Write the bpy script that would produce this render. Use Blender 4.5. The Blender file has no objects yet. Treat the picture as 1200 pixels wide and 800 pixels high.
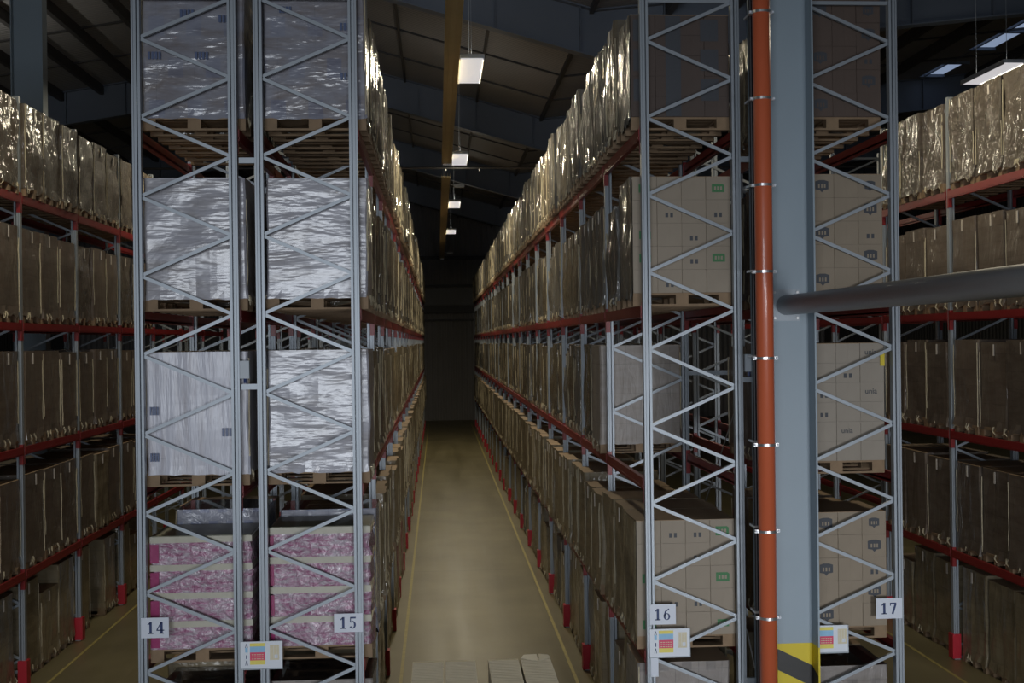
import bpy, bmesh, math, random
from mathutils import Matrix, Vector, noise
random.seed(7)
S = bpy.context.scene
C = S.collection
# ------------------------------------------------------------------ camera
CAMZ = 5.178
F, YAW, PITCH, ROLL = 1367.45, .0636, -.0005, .0121
def make_camera():
    cy, sy = math.cos(YAW), math.sin(YAW); cp, sp = math.cos(PITCH), math.sin(PITCH)
    w = Vector((sy*cp, cy*cp, sp)); r0 = Vector((cy, -sy, 0)); u0 = r0.cross(w)
    cr, sr = math.cos(ROLL), math.sin(ROLL)
    r = r0*cr - u0*sr; u = u0*cr + r0*sr
    cd = bpy.data.cameras.new('camera'); cd.sensor_width = 36; cd.lens = F/1200*36
    cd.clip_start = .1; cd.clip_end = 300
    cam = bpy.data.objects.new('camera', cd); C.objects.link(cam)
    m = Matrix(((r.x, u.x, -w.x, 0), (r.y, u.y, -w.y, 0), (r.z, u.z, -w.z, CAMZ), (0, 0, 0, 1)))
    cam.matrix_world = m
    S.camera = cam
make_camera()
S.view_settings.view_transform = 'Standard'
S.view_settings.look = 'None'
S.view_settings.gamma = 1
S.view_settings.exposure = -.12
S.view_settings.use_curve_mapping = False
# ------------------------------------------------------------------ world and big lights
W = bpy.data.worlds.new('world'); S.world = W; W.use_nodes = True
W.node_tree.nodes['Background'].inputs[0].default_value = (.80, .87, 1, 1)
W.node_tree.nodes['Background'].inputs[1].default_value = .11
def area(name, loc, target, size, sizey, power, color, spread=180):
    ld = bpy.data.lights.new(name, 'AREA'); ld.shape = 'RECTANGLE'; ld.size = size; ld.size_y = sizey
    ld.energy = power; ld.color = color; ld.spread = math.radians(spread)
    o = bpy.data.objects.new(name, ld); C.objects.link(o); o.location = loc
    o.rotation_euler = (Vector(target)-Vector(loc)).to_track_quat('-Z', 'Y').to_euler()
    return o
area('dock_door_daylight', (-4.0, -9, 5.6), (-1.4, 12.6, 4.4), 6, 5.2, 300, (.86, .92, 1), 84)
area('low_right_fill', (5.0, -9, 2.3), (3.6, 12.6, 1.2), 5, 3.2, 175, (.92, .95, 1), 48)  # added low fill behind the camera, brightens the lower right fronts
LAMP_POWER = 270
LAMP_COLOR = (1, .89, .66)
# ------------------------------------------------------------------ materials
def new_mat(name):
    m = bpy.data.materials.new(name); m.use_nodes = True
    nt = m.node_tree; b = nt.nodes['Principled BSDF']
    return m, nt, b
def N(nt, t, **kw):
    n = nt.nodes.new(t)
    for k, v in kw.items():
        if k.startswith('_'): setattr(n, k[1:], v)
        else: n.inputs[k.replace('__', ' ')].default_value = v
    return n
def ramp(nt, p0, p1, c0=(0,0,0,1), c1=(1,1,1,1)):
    n = nt.nodes.new('ShaderNodeValToRGB'); e = n.color_ramp.elements
    e[0].position = p0; e[1].position = p1; e[0].color = c0; e[1].color = c1
    return n
def mix(nt, fac, a, b, mode='MIX'):
    n = nt.nodes.new('ShaderNodeMix'); n.data_type = 'RGBA'; n.blend_type = mode
    for s, v in ((n.inputs[0], fac), (n.inputs[6], a), (n.inputs[7], b)):
        if hasattr(v, 'links'): nt.links.new(v, s)
        elif isinstance(v, (int, float)): s.default_value = v
        else: s.default_value = (*v[:3], 1)
    return n.outputs[2]
def math_(nt, op, a, b=None):
    n = nt.nodes.new('ShaderNodeMath'); n.operation = op
    for s, v in zip(n.inputs, (a, b)):
        if v is None: continue
        if hasattr(v, 'links'): nt.links.new(v, s)
        else: s.default_value = v
    return n.outputs[0]
def simple(name, col, rough=.5, metal=0, var=.12, scale=6, bump=0, coat=0):
    m, nt, b = new_mat(name)
    tc = N(nt, 'ShaderNodeTexCoord')
    nz = N(nt, 'ShaderNodeTexNoise', Scale=scale, Detail=4)
    nt.links.new(tc.outputs['Object'], nz.inputs['Vector'])
    lo = tuple(c*(1-var) for c in col); hi = tuple(min(1, c*(1+var)) for c in col)
    c = mix(nt, nz.outputs['Fac'], lo, hi)
    nt.links.new(c, b.inputs['Base Color'])
    b.inputs['Roughness'].default_value = rough; b.inputs['Metallic'].default_value = metal
    b.inputs['Coat Weight'].default_value = coat
    if bump:
        bp = N(nt, 'ShaderNodeBump', Strength=bump, Distance=.01)
        nt.links.new(nz.outputs['Fac'], bp.inputs['Height']); nt.links.new(bp.outputs[0], b.inputs['Normal'])
    return m
def load_mat(name, carton, film=(.55,.55,.6), film_amt=.0, coat=.8, coat_rough=.12, bump=.5, bw=.3, bh=.25,
             stretch=(5, 5, 1.2), ink=None, rough=.6, seam=.75, film_scale=(1.5,1.5,5), distort=.8):
    m, nt, b = new_mat(name)
    tc = N(nt, 'ShaderNodeTexCoord'); oi = N(nt, 'ShaderNodeObjectInfo')
    sep = N(nt, 'ShaderNodeSeparateXYZ'); nt.links.new(tc.outputs['Object'], sep.inputs[0])
    add = math_(nt, 'ADD', sep.outputs[0], sep.outputs[1])
    cb = N(nt, 'ShaderNodeCombineXYZ'); nt.links.new(add, cb.inputs[0]); nt.links.new(sep.outputs[2], cb.inputs[1])
    br = N(nt, 'ShaderNodeTexBrick', Scale=1.0)
    br.offset = 0; br.inputs['Brick Width'].default_value = bw; br.inputs['Row Height'].default_value = bh
    br.inputs['Mortar Size'].default_value = .005; br.inputs['Mortar Smooth'].default_value = .3
    hi = tuple(min(1, c*1.12) for c in carton)
    br.inputs['Color1'].default_value = (*carton, 1); br.inputs['Color2'].default_value = (*hi, 1)
    br.inputs['Mortar'].default_value = (*[c*seam for c in carton], 1)
    nt.links.new(cb.outputs[0], br.inputs['Vector'])
    col = br.outputs['Color']
    # per load variation
    rv = N(nt, 'ShaderNodeMapRange'); nt.links.new(oi.outputs['Random'], rv.inputs[0])
    rv.inputs[3].default_value = .72; rv.inputs[4].default_value = 1.2
    vc = N(nt, 'ShaderNodeCombineXYZ')
    for i in range(3): nt.links.new(rv.outputs[0], vc.inputs[i])
    col = mix(nt, 1.0, col, vc.outputs[0], 'MULTIPLY')
    if ink:
        nv = N(nt, 'ShaderNodeTexBrick', Scale=1.0); nv.offset = .5
        nv.inputs['Brick Width'].default_value = bw*1.0; nv.inputs['Row Height'].default_value = bh*1.5
        nv.inputs['Mortar Size'].default_value = bh*.42; nv.inputs['Mortar Smooth'].default_value = .1
        nv.inputs['Color1'].default_value = (1,1,1,1); nv.inputs['Color2'].default_value = (.6,.6,.6,1); nv.inputs['Mortar'].default_value = (0,0,0,1)
        nt.links.new(cb.outputs[0], nv.inputs['Vector'])
        col = mix(nt, math_(nt, 'MULTIPLY', nv.outputs['Color'], .6), col, ink)
    # offset noise per object so that copies do not repeat
    off = N(nt, 'ShaderNodeVectorMath', _operation='SCALE'); off.inputs[0].default_value = (31, 17, 11)
    nt.links.new(oi.outputs['Random'], off.inputs['Scale'])
    va = N(nt, 'ShaderNodeVectorMath', _operation='ADD'); nt.links.new(tc.outputs['Object'], va.inputs[0]); nt.links.new(off.outputs[0], va.inputs[1])
    if film_amt > 0:
        mp = N(nt, 'ShaderNodeMapping'); mp.inputs['Scale'].default_value = film_scale
        nt.links.new(va.outputs[0], mp.inputs[0])
        nf = N(nt, 'ShaderNodeTexNoise', Scale=1.6, Detail=5, Roughness=.6, Distortion=.6); nt.links.new(mp.outputs[0], nf.inputs['Vector'])
        rp = ramp(nt, .5-.28*film_amt-.1, .62-.12*film_amt); nt.links.new(nf.outputs['Fac'], rp.inputs[0])
        col = mix(nt, math_(nt, 'MULTIPLY', rp.outputs[0], min(1, film_amt+.25)), col, film)
    nt.links.new(col, b.inputs['Base Color'])
    b.inputs['Roughness'].default_value = rough
    b.inputs['Coat Weight'].default_value = coat; b.inputs['Coat Roughness'].default_value = coat_rough
    mp = N(nt, 'ShaderNodeMapping'); mp.inputs['Scale'].default_value = stretch
    nt.links.new(va.outputs[0], mp.inputs[0])
    n1 = N(nt, 'ShaderNodeTexNoise', Scale=1.3, Detail=4, Roughness=.55, Distortion=distort); nt.links.new(mp.outputs[0], n1.inputs['Vector'])
    bp = N(nt, 'ShaderNodeBump', Strength=bump, Distance=.12); nt.links.new(n1.outputs['Fac'], bp.inputs['Height'])
    nt.links.new(bp.outputs[0], b.inputs['Coat Normal'])
    b2 = N(nt, 'ShaderNodeBump', Strength=.4, Distance=.03); nt.links.new(n1.outputs['Fac'], b2.inputs['Height'])
    nt.links.new(b2.outputs[0], b.inputs['Normal'])
    return m
M = {}
M['steel'] = simple('galvanised_grey_paint', (.30,.335,.37), .42, .25, .06, 3)
M['steel_blue'] = simple('blue_grey_column_paint', (.27,.335,.385), .45, 0, .05, 1.5, .05)
M['rafter'] = simple('blue_rafter_paint', (.13,.16,.21), .5, 0, .08, 1)
M['red'] = simple('red_beam_paint', (.22,.015,.016), .4, 0, .15, 5)
M['guard'] = simple('red_foot_guard_paint', (.45,.015,.03), .4, 0, .1, 6)
M['wood'] = simple('pallet_wood', (.23,.155,.09), .75, 0, .3, 9, .2)
M['pipe'] = simple('orange_red_pipe_plastic', (.55,.12,.05), .35, 0, .06, 2, 0, .3)
M['clamp'] = simple('zinc_clamp', (.6,.6,.6), .3, .8, .1, 20)
M['black'] = simple('black_plastic', (.012,.011,.014), .5, 0, .2, 5)
M['tube'] = simple('grey_tube_paint', (.34,.36,.39), .38, 0, .06, 2)
M['tray'] = simple('ochre_tray_metal', (.46,.37,.20), .45, .1, .15, 2)
M['white'] = simple('white_plate', (.62,.66,.74), .5, 0, .03, 4)
M['navy'] = simple('navy_lettering', (.01,.03,.12), .5, 0, .1, 9)
M['sheet'] = simple('white_board', (.66,.70,.76), .4, 0, .03, 4)
M['yl'] = simple('yellow_print', (.72,.62,.12), .5, 0, .05, 30)
M['lb'] = simple('light_blue_print', (.25,.48,.68), .5, 0, .05, 30)
M['mg'] = simple('magenta_red_print', (.62,.05,.12), .5, 0, .08, 30)
M['cream'] = simple('cream_print', (.60,.54,.38), .5, 0, .08, 60)
M['box'] = simple('pale_grey_box_plastic', (.42,.46,.5), .5, 0, .05, 5)
M['tape'] = simple('pale_paper_label', (.55,.5,.44), .5, 0, .1, 10)
M['card'] = simple('plain_carton', (.30,.225,.15), .7, 0, .14, 5, .05)
M['card_top'] = simple('flat_cardboard_top', (.30,.21,.13), .75, 0, .15, 2, .05)
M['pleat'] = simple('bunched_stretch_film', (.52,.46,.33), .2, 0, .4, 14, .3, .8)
M['green_ink'] = simple('green_ink', (.04,.17,.06), .6, 0, .15, 40)
M['dark_ink'] = simple('dark_ink', (.045,.05,.06), .6, 0, .15, 40)
M['blue_ink'] = simple('blue_ink', (.06,.09,.19), .4, 0, .15, 40)
M['film_black'] = simple('black_film', (.012,.012,.016), .22, 0, .3, 3, .5, .8)
M['paint_yellow'] = simple('yellow_floor_paint', (.36,.30,.10), .5, 0, .4, 8)
M['haz_yellow'] = simple('hazard_yellow_paint', (.60,.47,.01), .45, 0, .05, 5)
M['haz_black'] = simple('hazard_black_paint', (.012,.012,.012), .45, 0, .2, 5)
M['white_pack'] = simple('folded_white_board', (.66,.60,.46), .6, 0, .08, 12, .1)
M['sprinkler'] = simple('dark_steel_pipe', (.05,.05,.052), .5, .2, .1, 5)
# wrapped loads
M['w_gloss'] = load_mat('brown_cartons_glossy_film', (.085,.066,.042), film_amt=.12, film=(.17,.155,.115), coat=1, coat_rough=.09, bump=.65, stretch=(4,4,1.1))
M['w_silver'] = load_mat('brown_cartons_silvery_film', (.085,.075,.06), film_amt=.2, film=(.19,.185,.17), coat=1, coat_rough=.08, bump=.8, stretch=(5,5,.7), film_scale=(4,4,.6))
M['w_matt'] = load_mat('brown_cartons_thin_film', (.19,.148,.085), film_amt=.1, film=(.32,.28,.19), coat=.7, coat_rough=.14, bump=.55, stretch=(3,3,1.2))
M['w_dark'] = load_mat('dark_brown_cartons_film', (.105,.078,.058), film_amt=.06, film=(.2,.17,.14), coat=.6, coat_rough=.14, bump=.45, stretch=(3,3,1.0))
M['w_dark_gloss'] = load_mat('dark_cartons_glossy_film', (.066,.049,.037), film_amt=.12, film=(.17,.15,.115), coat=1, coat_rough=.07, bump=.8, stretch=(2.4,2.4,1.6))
M['w_red'] = load_mat('wine_red_cartons', (.16,.035,.03), film_amt=.1, film=(.4,.3,.28), coat=.6, coat_rough=.15, bump=.5, bh=.32)
M['w_white'] = load_mat('white_film_over_cartons', (.22,.20,.195), film_amt=.58, film=(.37,.375,.43), distort=.15, coat=1, coat_rough=.2, bump=.32, stretch=(.6,.6,2.4), bw=.38, bh=.28, film_scale=(1,1,3.5))
M['w_white_v'] = load_mat('white_film_in_upright_pleats', (.33,.31,.33), film_amt=.7, film=(.52,.53,.60), coat=.7, coat_rough=.28, bump=.25, stretch=(5,5,.6), distort=.2, bw=.38, bh=.3, film_scale=(6,6,.8))
M['w_clear'] = load_mat('clear_film_over_printed_cartons', (.17,.14,.13), film_amt=.42, distort=.2, film=(.27,.29,.36), coat=.9, coat_rough=.18, bump=.35, stretch=(.8,.8,2.4), bw=.4, bh=.3, film_scale=(1.2,1.2,3), ink=(.05,.07,.16))
M['w_blue'] = load_mat('white_blue_packs_film', (.27,.28,.34), film_amt=.25, film=(.38,.39,.46), coat=1, coat_rough=.15, bump=.6, stretch=(4,4,4), bw=.2, bh=.12, ink=(.05,.09,.28))
M['w_grey'] = load_mat('grey_brown_cartons', (.27,.235,.205), film_amt=.1, film=(.36,.33,.31), coat=.2, coat_rough=.3, bump=.2, bw=.3, bh=.4, ink=(.2,.17,.15))
M['w_greyb'] = load_mat('printed_grey_cartons', (.21,.185,.165), film_amt=.1, film=(.3,.28,.27), coat=.4, coat_rough=.25, bump=.3, bw=.26, bh=.19, ink=(.06,.055,.055))
def pink_mat():
    m, nt, b = new_mat('pink_and_white_packs_under_film')
    tc = N(nt, 'ShaderNodeTexCoord'); sep = N(nt, 'ShaderNodeSeparateXYZ'); nt.links.new(tc.outputs['Object'], sep.inputs[0])
    mp = N(nt, 'ShaderNodeMapping'); mp.inputs['Scale'].default_value = (5, 5, 14); nt.links.new(tc.outputs['Object'], mp.inputs[0])
    n = N(nt, 'ShaderNodeTexNoise', Scale=1.5, Detail=6, Roughness=.7, Distortion=.4); nt.links.new(mp.outputs[0], n.inputs['Vector'])
    r = ramp(nt, .40, .60); nt.links.new(n.outputs['Fac'], r.inputs[0])
    c = mix(nt, r.outputs[0], (.33,.12,.22), (.43,.37,.42))
    nt.links.new(c, b.inputs['Base Color'])
    b.inputs['Roughness'].default_value = .4; b.inputs['Coat Weight'].default_value = 1; b.inputs['Coat Roughness'].default_value = .15
    n2 = N(nt, 'ShaderNodeTexNoise', Scale=9, Detail=4, Distortion=1); nt.links.new(tc.outputs['Object'], n2.inputs['Vector'])
    bp = N(nt, 'ShaderNodeBump', Strength=.9, Distance=.06); nt.links.new(n2.outputs['Fac'], bp.inputs['Height'])
    nt.links.new(bp.outputs[0], b.inputs['Normal']); nt.links.new(bp.outputs[0], b.inputs['Coat Normal'])
    return m
M['pink'] = pink_mat()
M['magenta'] = simple('bare_magenta_packs', (.28,.02,.11), .3, 0, .2, 10, .2, .6)
M['cream_film'] = simple('cream_tray_card_under_film', (.44,.42,.34), .3, 0, .12, 9, .3, .8)
M['olive_sheet'] = simple('olive_top_sheet', (.17,.17,.11), .45, 0, .15, 4, .1, .2)
def floor_mat():
    m, nt, b = new_mat('polished_concrete_floor')
    tc = N(nt, 'ShaderNodeTexCoord')
    mp = N(nt, 'ShaderNodeMapping'); mp.inputs['Scale'].default_value = (1.6, .12, 1); nt.links.new(tc.outputs['Object'], mp.inputs[0])
    n1 = N(nt, 'ShaderNodeTexNoise', Scale=1.2, Detail=6, Roughness=.6); nt.links.new(mp.outputs[0], n1.inputs['Vector'])
    n2 = N(nt, 'ShaderNodeTexNoise', Scale=.7, Detail=5); nt.links.new(tc.outputs['Object'], n2.inputs['Vector'])
    c = mix(nt, n1.outputs['Fac'], (.15,.13,.066), (.285,.252,.155))
    c2 = mix(nt, n2.outputs['Fac'], (.42,.41,.36), (1.15,1.12,1.05)); c = mix(nt, 1.0, c, c2, 'MULTIPLY')
    # slab joints across the aisle
    sep = N(nt, 'ShaderNodeSeparateXYZ'); nt.links.new(tc.outputs['Object'], sep.inputs[0])
    md = math_(nt, 'PINGPONG', sep.outputs[1], 6.6); lt = math_(nt, 'LESS_THAN', md, .014)
    c = mix(nt, math_(nt, 'MULTIPLY', lt, .6), c, (.05,.045,.03))
    nt.links.new(c, b.inputs['Base Color'])
    rr = N(nt, 'ShaderNodeMapRange'); nt.links.new(n1.outputs['Fac'], rr.inputs[0]); rr.inputs[3].default_value = .25; rr.inputs[4].default_value = .55
    nt.links.new(rr.outputs[0], b.inputs['Roughness'])
    return m
M['floor'] = floor_mat()
def corr_mat(name, col, freq, axis=0, depth=.03, rough=.5):
    m, nt, b = new_mat(name)
    tc = N(nt, 'ShaderNodeTexCoord'); sep = N(nt, 'ShaderNodeSeparateXYZ'); nt.links.new(tc.outputs['Object'], sep.inputs[0])
    s = math_(nt, 'SINE', math_(nt, 'MULTIPLY', sep.outputs[axis], freq))
    bp = N(nt, 'ShaderNodeBump', Strength=.8, Distance=depth); nt.links.new(s, bp.inputs['Height']); nt.links.new(bp.outputs[0], b.inputs['Normal'])
    nz = N(nt, 'ShaderNodeTexNoise', Scale=.6, Detail=4); nt.links.new(tc.outputs['Object'], nz.inputs['Vector'])
    nt.links.new(mix(nt, nz.outputs['Fac'], tuple(c*.85 for c in col), tuple(c*1.15 for c in col)), b.inputs['Base Color'])
    b.inputs['Roughness'].default_value = rough
    return m
M['ceil'] = corr_mat('ribbed_roof_sheet', (.235,.24,.25), 40, 1, .01)
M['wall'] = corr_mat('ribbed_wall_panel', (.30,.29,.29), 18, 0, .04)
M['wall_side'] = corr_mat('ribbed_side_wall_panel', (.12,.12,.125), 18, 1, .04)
def emit(name, col, s):
    m, nt, b = new_mat(name); b.inputs['Base Color'].default_value = (.1,.1,.1,1)
    b.inputs['Emission Color'].default_value = (*col, 1); b.inputs['Emission Strength'].default_value = s
    return m
M['lamp'] = emit('lit_lamp_diffuser', (1, .97, .99), .60)
M['sky'] = emit('daylight_roof_glazing', (.55,.70,1), .42)
# ------------------------------------------------------------------ mesh helpers
class MB:
    def __init__(s): s.v = []; s.f = []; s.m = []
    def add(s, vs, fs, mi=0):
        o = len(s.v); s.v += [tuple(v) for v in vs]
        for f in fs: s.f.append([o+i for i in f]); s.m.append(mi)
        return s
    def box(s, x0, x1, y0, y1, z0, z1, mi=0):
        vs = [(x, y, z) for z in (z0, z1) for y in (y0, y1) for x in (x0, x1)]
        return s.add(vs, [(0,2,3,1),(4,5,7,6),(0,1,5,4),(2,6,7,3),(0,4,6,2),(1,3,7,5)], mi)
    def prism(s, poly, z0, z1, mi=0):           # poly (x,y) ccw
        n = len(poly)
        vs = [(x, y, z0) for x, y in poly] + [(x, y, z1) for x, y in poly]
        fs = [tuple(reversed(range(n))), tuple(range(n, 2*n))] + [(i, (i+1) % n, n+(i+1) % n, n+i) for i in range(n)]
        return s.add(vs, fs, mi)
    def prism_y(s, poly, y0, y1, mi=0):         # poly (x,z)
        n = len(poly)
        vs = [(x, y0, z) for x, z in poly] + [(x, y1, z) for x, z in poly]
        fs = [tuple(range(n)), tuple(reversed(range(n, 2*n)))] + [(i, n+i, n+(i+1) % n, (i+1) % n) for i in range(n)]
        return s.add(vs, fs, mi)
    def bar(s, p, q, w, h, up=(0,1,0), mi=0):   # box beam between two points
        p = Vector(p); q = Vector(q); d = (q-p).normalized(); u = Vector(up); r = d.cross(u).normalized(); u = r.cross(d).normalized()
        vs = []
        for c in (p, q):
            for a, b in ((-1,-1),(1,-1),(1,1),(-1,1)): vs.append(c+r*a*w/2+u*b*h/2)
        return s.add(vs, [(0,1,2,3),(7,6,5,4),(0,4,5,1),(1,5,6,2),(2,6,7,3),(3,7,4,0)], mi)
    def tube(s, pts, r, n=12, mi=0, cap=True):
        pts = [Vector(p) for p in pts]; rings = []
        o = len(s.v)
        for i, p in enumerate(pts):
            d = (pts[min(i+1, len(pts)-1)]-pts[max(i-1, 0)]).normalized()
            a = Vector((0,0,1)) if abs(d.z) < .9 else Vector((1,0,0))
            u = d.cross(a).normalized(); v = d.cross(u)
            rr = r[i] if isinstance(r, (list, tuple)) else r
            s.v += [tuple(p+(u*math.cos(2*math.pi*k/n)+v*math.sin(2*math.pi*k/n))*rr) for k in range(n)]
        for i in range(len(pts)-1):
            for k in range(n):
                s.f.append([o+i*n+k, o+i*n+(k+1) % n, o+(i+1)*n+(k+1) % n, o+(i+1)*n+k]); s.m.append(mi)
        if cap:
            s.f.append([o+k for k in reversed(range(n))]); s.m.append(mi)
            s.f.append([o+(len(pts)-1)*n+k for k in range(n)]); s.m.append(mi)
        return s
    def mesh(s, name, mats, smooth=False, fix=True):
        me = bpy.data.meshes.new(name); me.from_pydata(s.v, [], s.f)
        for m in (mats if isinstance(mats, (list, tuple)) else [mats]): me.materials.append(m)
        me.polygons.foreach_set('material_index', s.m)
        if fix:
            bm = bmesh.new(); bm.from_mesh(me); bmesh.ops.recalc_face_normals(bm, faces=bm.faces); bm.to_mesh(me); bm.free()
        if smooth: me.polygons.foreach_set('use_smooth', [True]*len(me.polygons))
        me.update(); return me
def link(name, data, parent=None, loc=(0,0,0), **props):
    o = bpy.data.objects.new(name, data); C.objects.link(o); o.location = loc
    if parent: o.parent = parent
    for k, v in props.items(): o[k] = v
    return o
def thing(name, label, cat, loc=(0,0,0), group=None, data=None):
    o = link(name, data, None, loc, label=label, category=cat)
    if group: o['group'] = group
    return o
def smooth_tube(o):
    o.data.polygons.foreach_set('use_smooth', [len(p.vertices) == 4 for p in o.data.polygons])
def struct(name, mb, m, **kw): return link(name, mb.mesh(name, m), None, kind='structure', **kw)
# ------------------------------------------------------------------ layout
P = 2.782; FD = 1.10; PW = .09; Y0 = 12.65
LEV = [1.75, 3.65, 5.545, 7.495]
WALLY = 77.0
# ---- structure: floor, roof, walls
fl = MB().box(-24, 26, -16, WALLY+.2, -.2, 0); struct('floor', fl, M['floor'])
def zbot(x):
    if x < -4.3: return 13.9+.17*(x+4.3)
    if x < 3.7: return 11.65+.28*(3.7-x)
    return 11.65+.105*(x-3.7)
RD = 1.12
def roof_z(x): return zbot(x)+RD
mb = MB()
xs = [-24, -4.3, 3.7, 26]
SK = [(16.75, 17.5)]
for a, b in zip(xs[:-1], xs[1:]):
    if b == 26:
        segs = [(3.7, 16.75, -16, WALLY+.2), (17.6, 26, -16, WALLY+.2), (16.75, 17.6, -16, 31.5), (16.75, 17.6, 35.7, 37.5), (16.75, 17.6, 39.4, WALLY+.2)]
    else: segs = [(a, b, -16, WALLY+.2)]
    for x0, x1, y0, y1 in segs:
        mb.prism_y([(x0, roof_z(x0)+(0 if x0 != -4.3 else 0)), (x1, roof_z(x1-1e-6)), (x1, roof_z(x1-1e-6)+.12), (x0, roof_z(x0)+.12)], y0, y1)
struct('ceiling', mb, M['ceil'])
mb = MB()
mb.box(16.75, 17.6, 31.5, 35.7, roof_z(17.2)+.05, roof_z(17.2)+.08).box(16.75, 17.6, 37.5, 39.4, roof_z(17.2)+.05, roof_z(17.2)+.08)
o = struct('window_1', mb, M['sky'])
mb = MB()
for y in [31.5, 33.6, 35.7, 37.5, 39.4]: mb.box(16.72, 17.63, y-.05, y+.05, roof_z(17.2)-.06, roof_z(17.2)+.04)
mb.box(16.9, 16.96, 31.5, 39.4, roof_z(17.2)-.04, roof_z(17.2)+.04)
struct('window_frame', mb, M['rafter']).parent = o
# rafters: I beams across the hall
for i, y in enumerate((26.7, 39.8, 53.0, 66.2, 13.0)):
    mb = MB()
    for a, b in zip(xs[:-1], xs[1:]):
        e = 1e-5
        za, zb2 = zbot(a+e), zbot(b-e)
        mb.prism_y([(a, za), (b, zb2), (b, zb2+RD-.01), (a, za+RD-.01)], y-.012, y+.012)
        mb.prism_y([(a, za), (b, zb2), (b, zb2+.03), (a, za+.03)], y-.16, y+.16)
        mb.prism_y([(a, za+RD-.04), (b, zb2+RD-.04), (b, zb2+RD-.01), (a, za+RD-.01)], y-.16, y+.16)
    for x in [-22+1.95*k for k in range(25)]:
        mb.box(x-.01, x+.01, y-.15, y+.15, zbot(x)+.02, zbot(x)+RD-.05)
    struct('trim_%d' % (i+1), mb, M['rafter'])
# purlins along the hall
mb = MB()
k = 6
for x, dp, w in [(-16.2,.3,.14),(-15,.3,.14),(-13.7,.3,.14),(-12.4,.3,.14),(-11.1,.3,.14),(-9.9,.3,.14),(-8.4,.3,.14),(-6.8,.3,.14),(-5,.3,.14),(-3.3,.1,.07),(-1.0,.1,.07),(1.42,.1,.07),(3.62,.12,.1),
                (5.4,.3,.14),(7,.3,.14),(8.6,.3,.14),(10.2,.3,.14),(11.8,.3,.14),(13.4,.3,.14),(15,.3,.14),(18.6,.3,.14)]:
    zt = roof_z(x); mb.box(x-w/2, x+w/2, -16, WALLY, zt-dp, zt+.02)
struct('trim_6', mb, M['sprinkler'])
mb = MB()      # sheet laps across the hall
y = 13.5
while y < WALLY:
    for a, b in zip(xs[:-1], xs[1:]):
        za, zb2 = roof_z(a+1e-5), roof_z(b-1e-5)
        mb.prism_y([(a, za-.05), (b, zb2-.05), (b, zb2+.01), (a, za+.01)], y-.03, y+.03)
    y += 3.3
struct('trim_7', mb, M['sprinkler'])
mb = MB().box(-24, 26, WALLY, WALLY+.2, 0, 15.5); struct('wall_back', mb, M['wall'])
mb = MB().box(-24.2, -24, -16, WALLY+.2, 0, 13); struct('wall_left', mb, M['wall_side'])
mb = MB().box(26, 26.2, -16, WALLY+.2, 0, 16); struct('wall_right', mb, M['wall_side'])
mb = MB()
for z, h, d in ((10.7,.22,.25),(8.85,.16,.16),(7.3,.5,.4),(6.6,.12,.2)): mb.box(-24, 26, WALLY-d, WALLY, z-h/2, z+h/2)
struct('trim_8', mb, M['sprinkler'])
mb = MB().box(-24, 26, WALLY-.06, WALLY, 7.6, 8.7); struct('trim_9', mb, M['ceil'])
# painted floor lines
for i, (x, w) in enumerate(((-.625,.05),(2.05,.05),(-6.05,.05),(7.80,.05))):
    mb = MB().box(x-w/2, x+w/2, 12.5, 74, .0, .004)
    struct('trim_%d' % (10+i), mb, M['paint_yellow'])
# ------------------------------------------------------------------ racks
FH = 9.0
def post_poly(x0, y0, side):
    # open section upright with two lips and a groove on the front; side: +1 groove nearer the inner edge
    w, d = PW, .085
    g0, g1 = (.050, .064) if side > 0 else (.026, .040)
    h0, h1 = (.018, .023) if side > 0 else (.067, .072)
    gs = sorted([(g0, g1, .05), (h0, h1, .012)])
    pts = [(0,0)]
    for a_, b_, d_ in gs: pts += [(a_,0),(a_,d_),(b_,d_),(b_,0)]
    pts += [(w,0),(w,d),(w-.02,d),(w-.02,d-.01),(w-.01,d-.01),(w-.01,.06),(.01,.06),(.01,d-.01),(.02,d-.01),(.02,d),(0,d)]
    return [(x0+px, y0+py) for px, py in pts]
BP = .8477
def nodes(z0):
    out = []; z = z0+CAMZ; out.append(z)
    while z > .7: z -= BP; out.append(z)
    return out
def brace_mesh(xa, za, xb, zb, y=.045):
    mb = MB()
    mb.bar((xa, y, za), (xb, y, zb), .036, .012)
    d = Vector((xb-xa, 0, zb-za)).normalized(); n = Vector((-d.z, 0, d.x))
    for s in (-1, 1):
        o = n*s*.015; mb.bar((xa+o.x, y+.015, za+o.z), (xb+o.x, y+.015, zb+o.z), .004, .03)
    return mb
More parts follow.
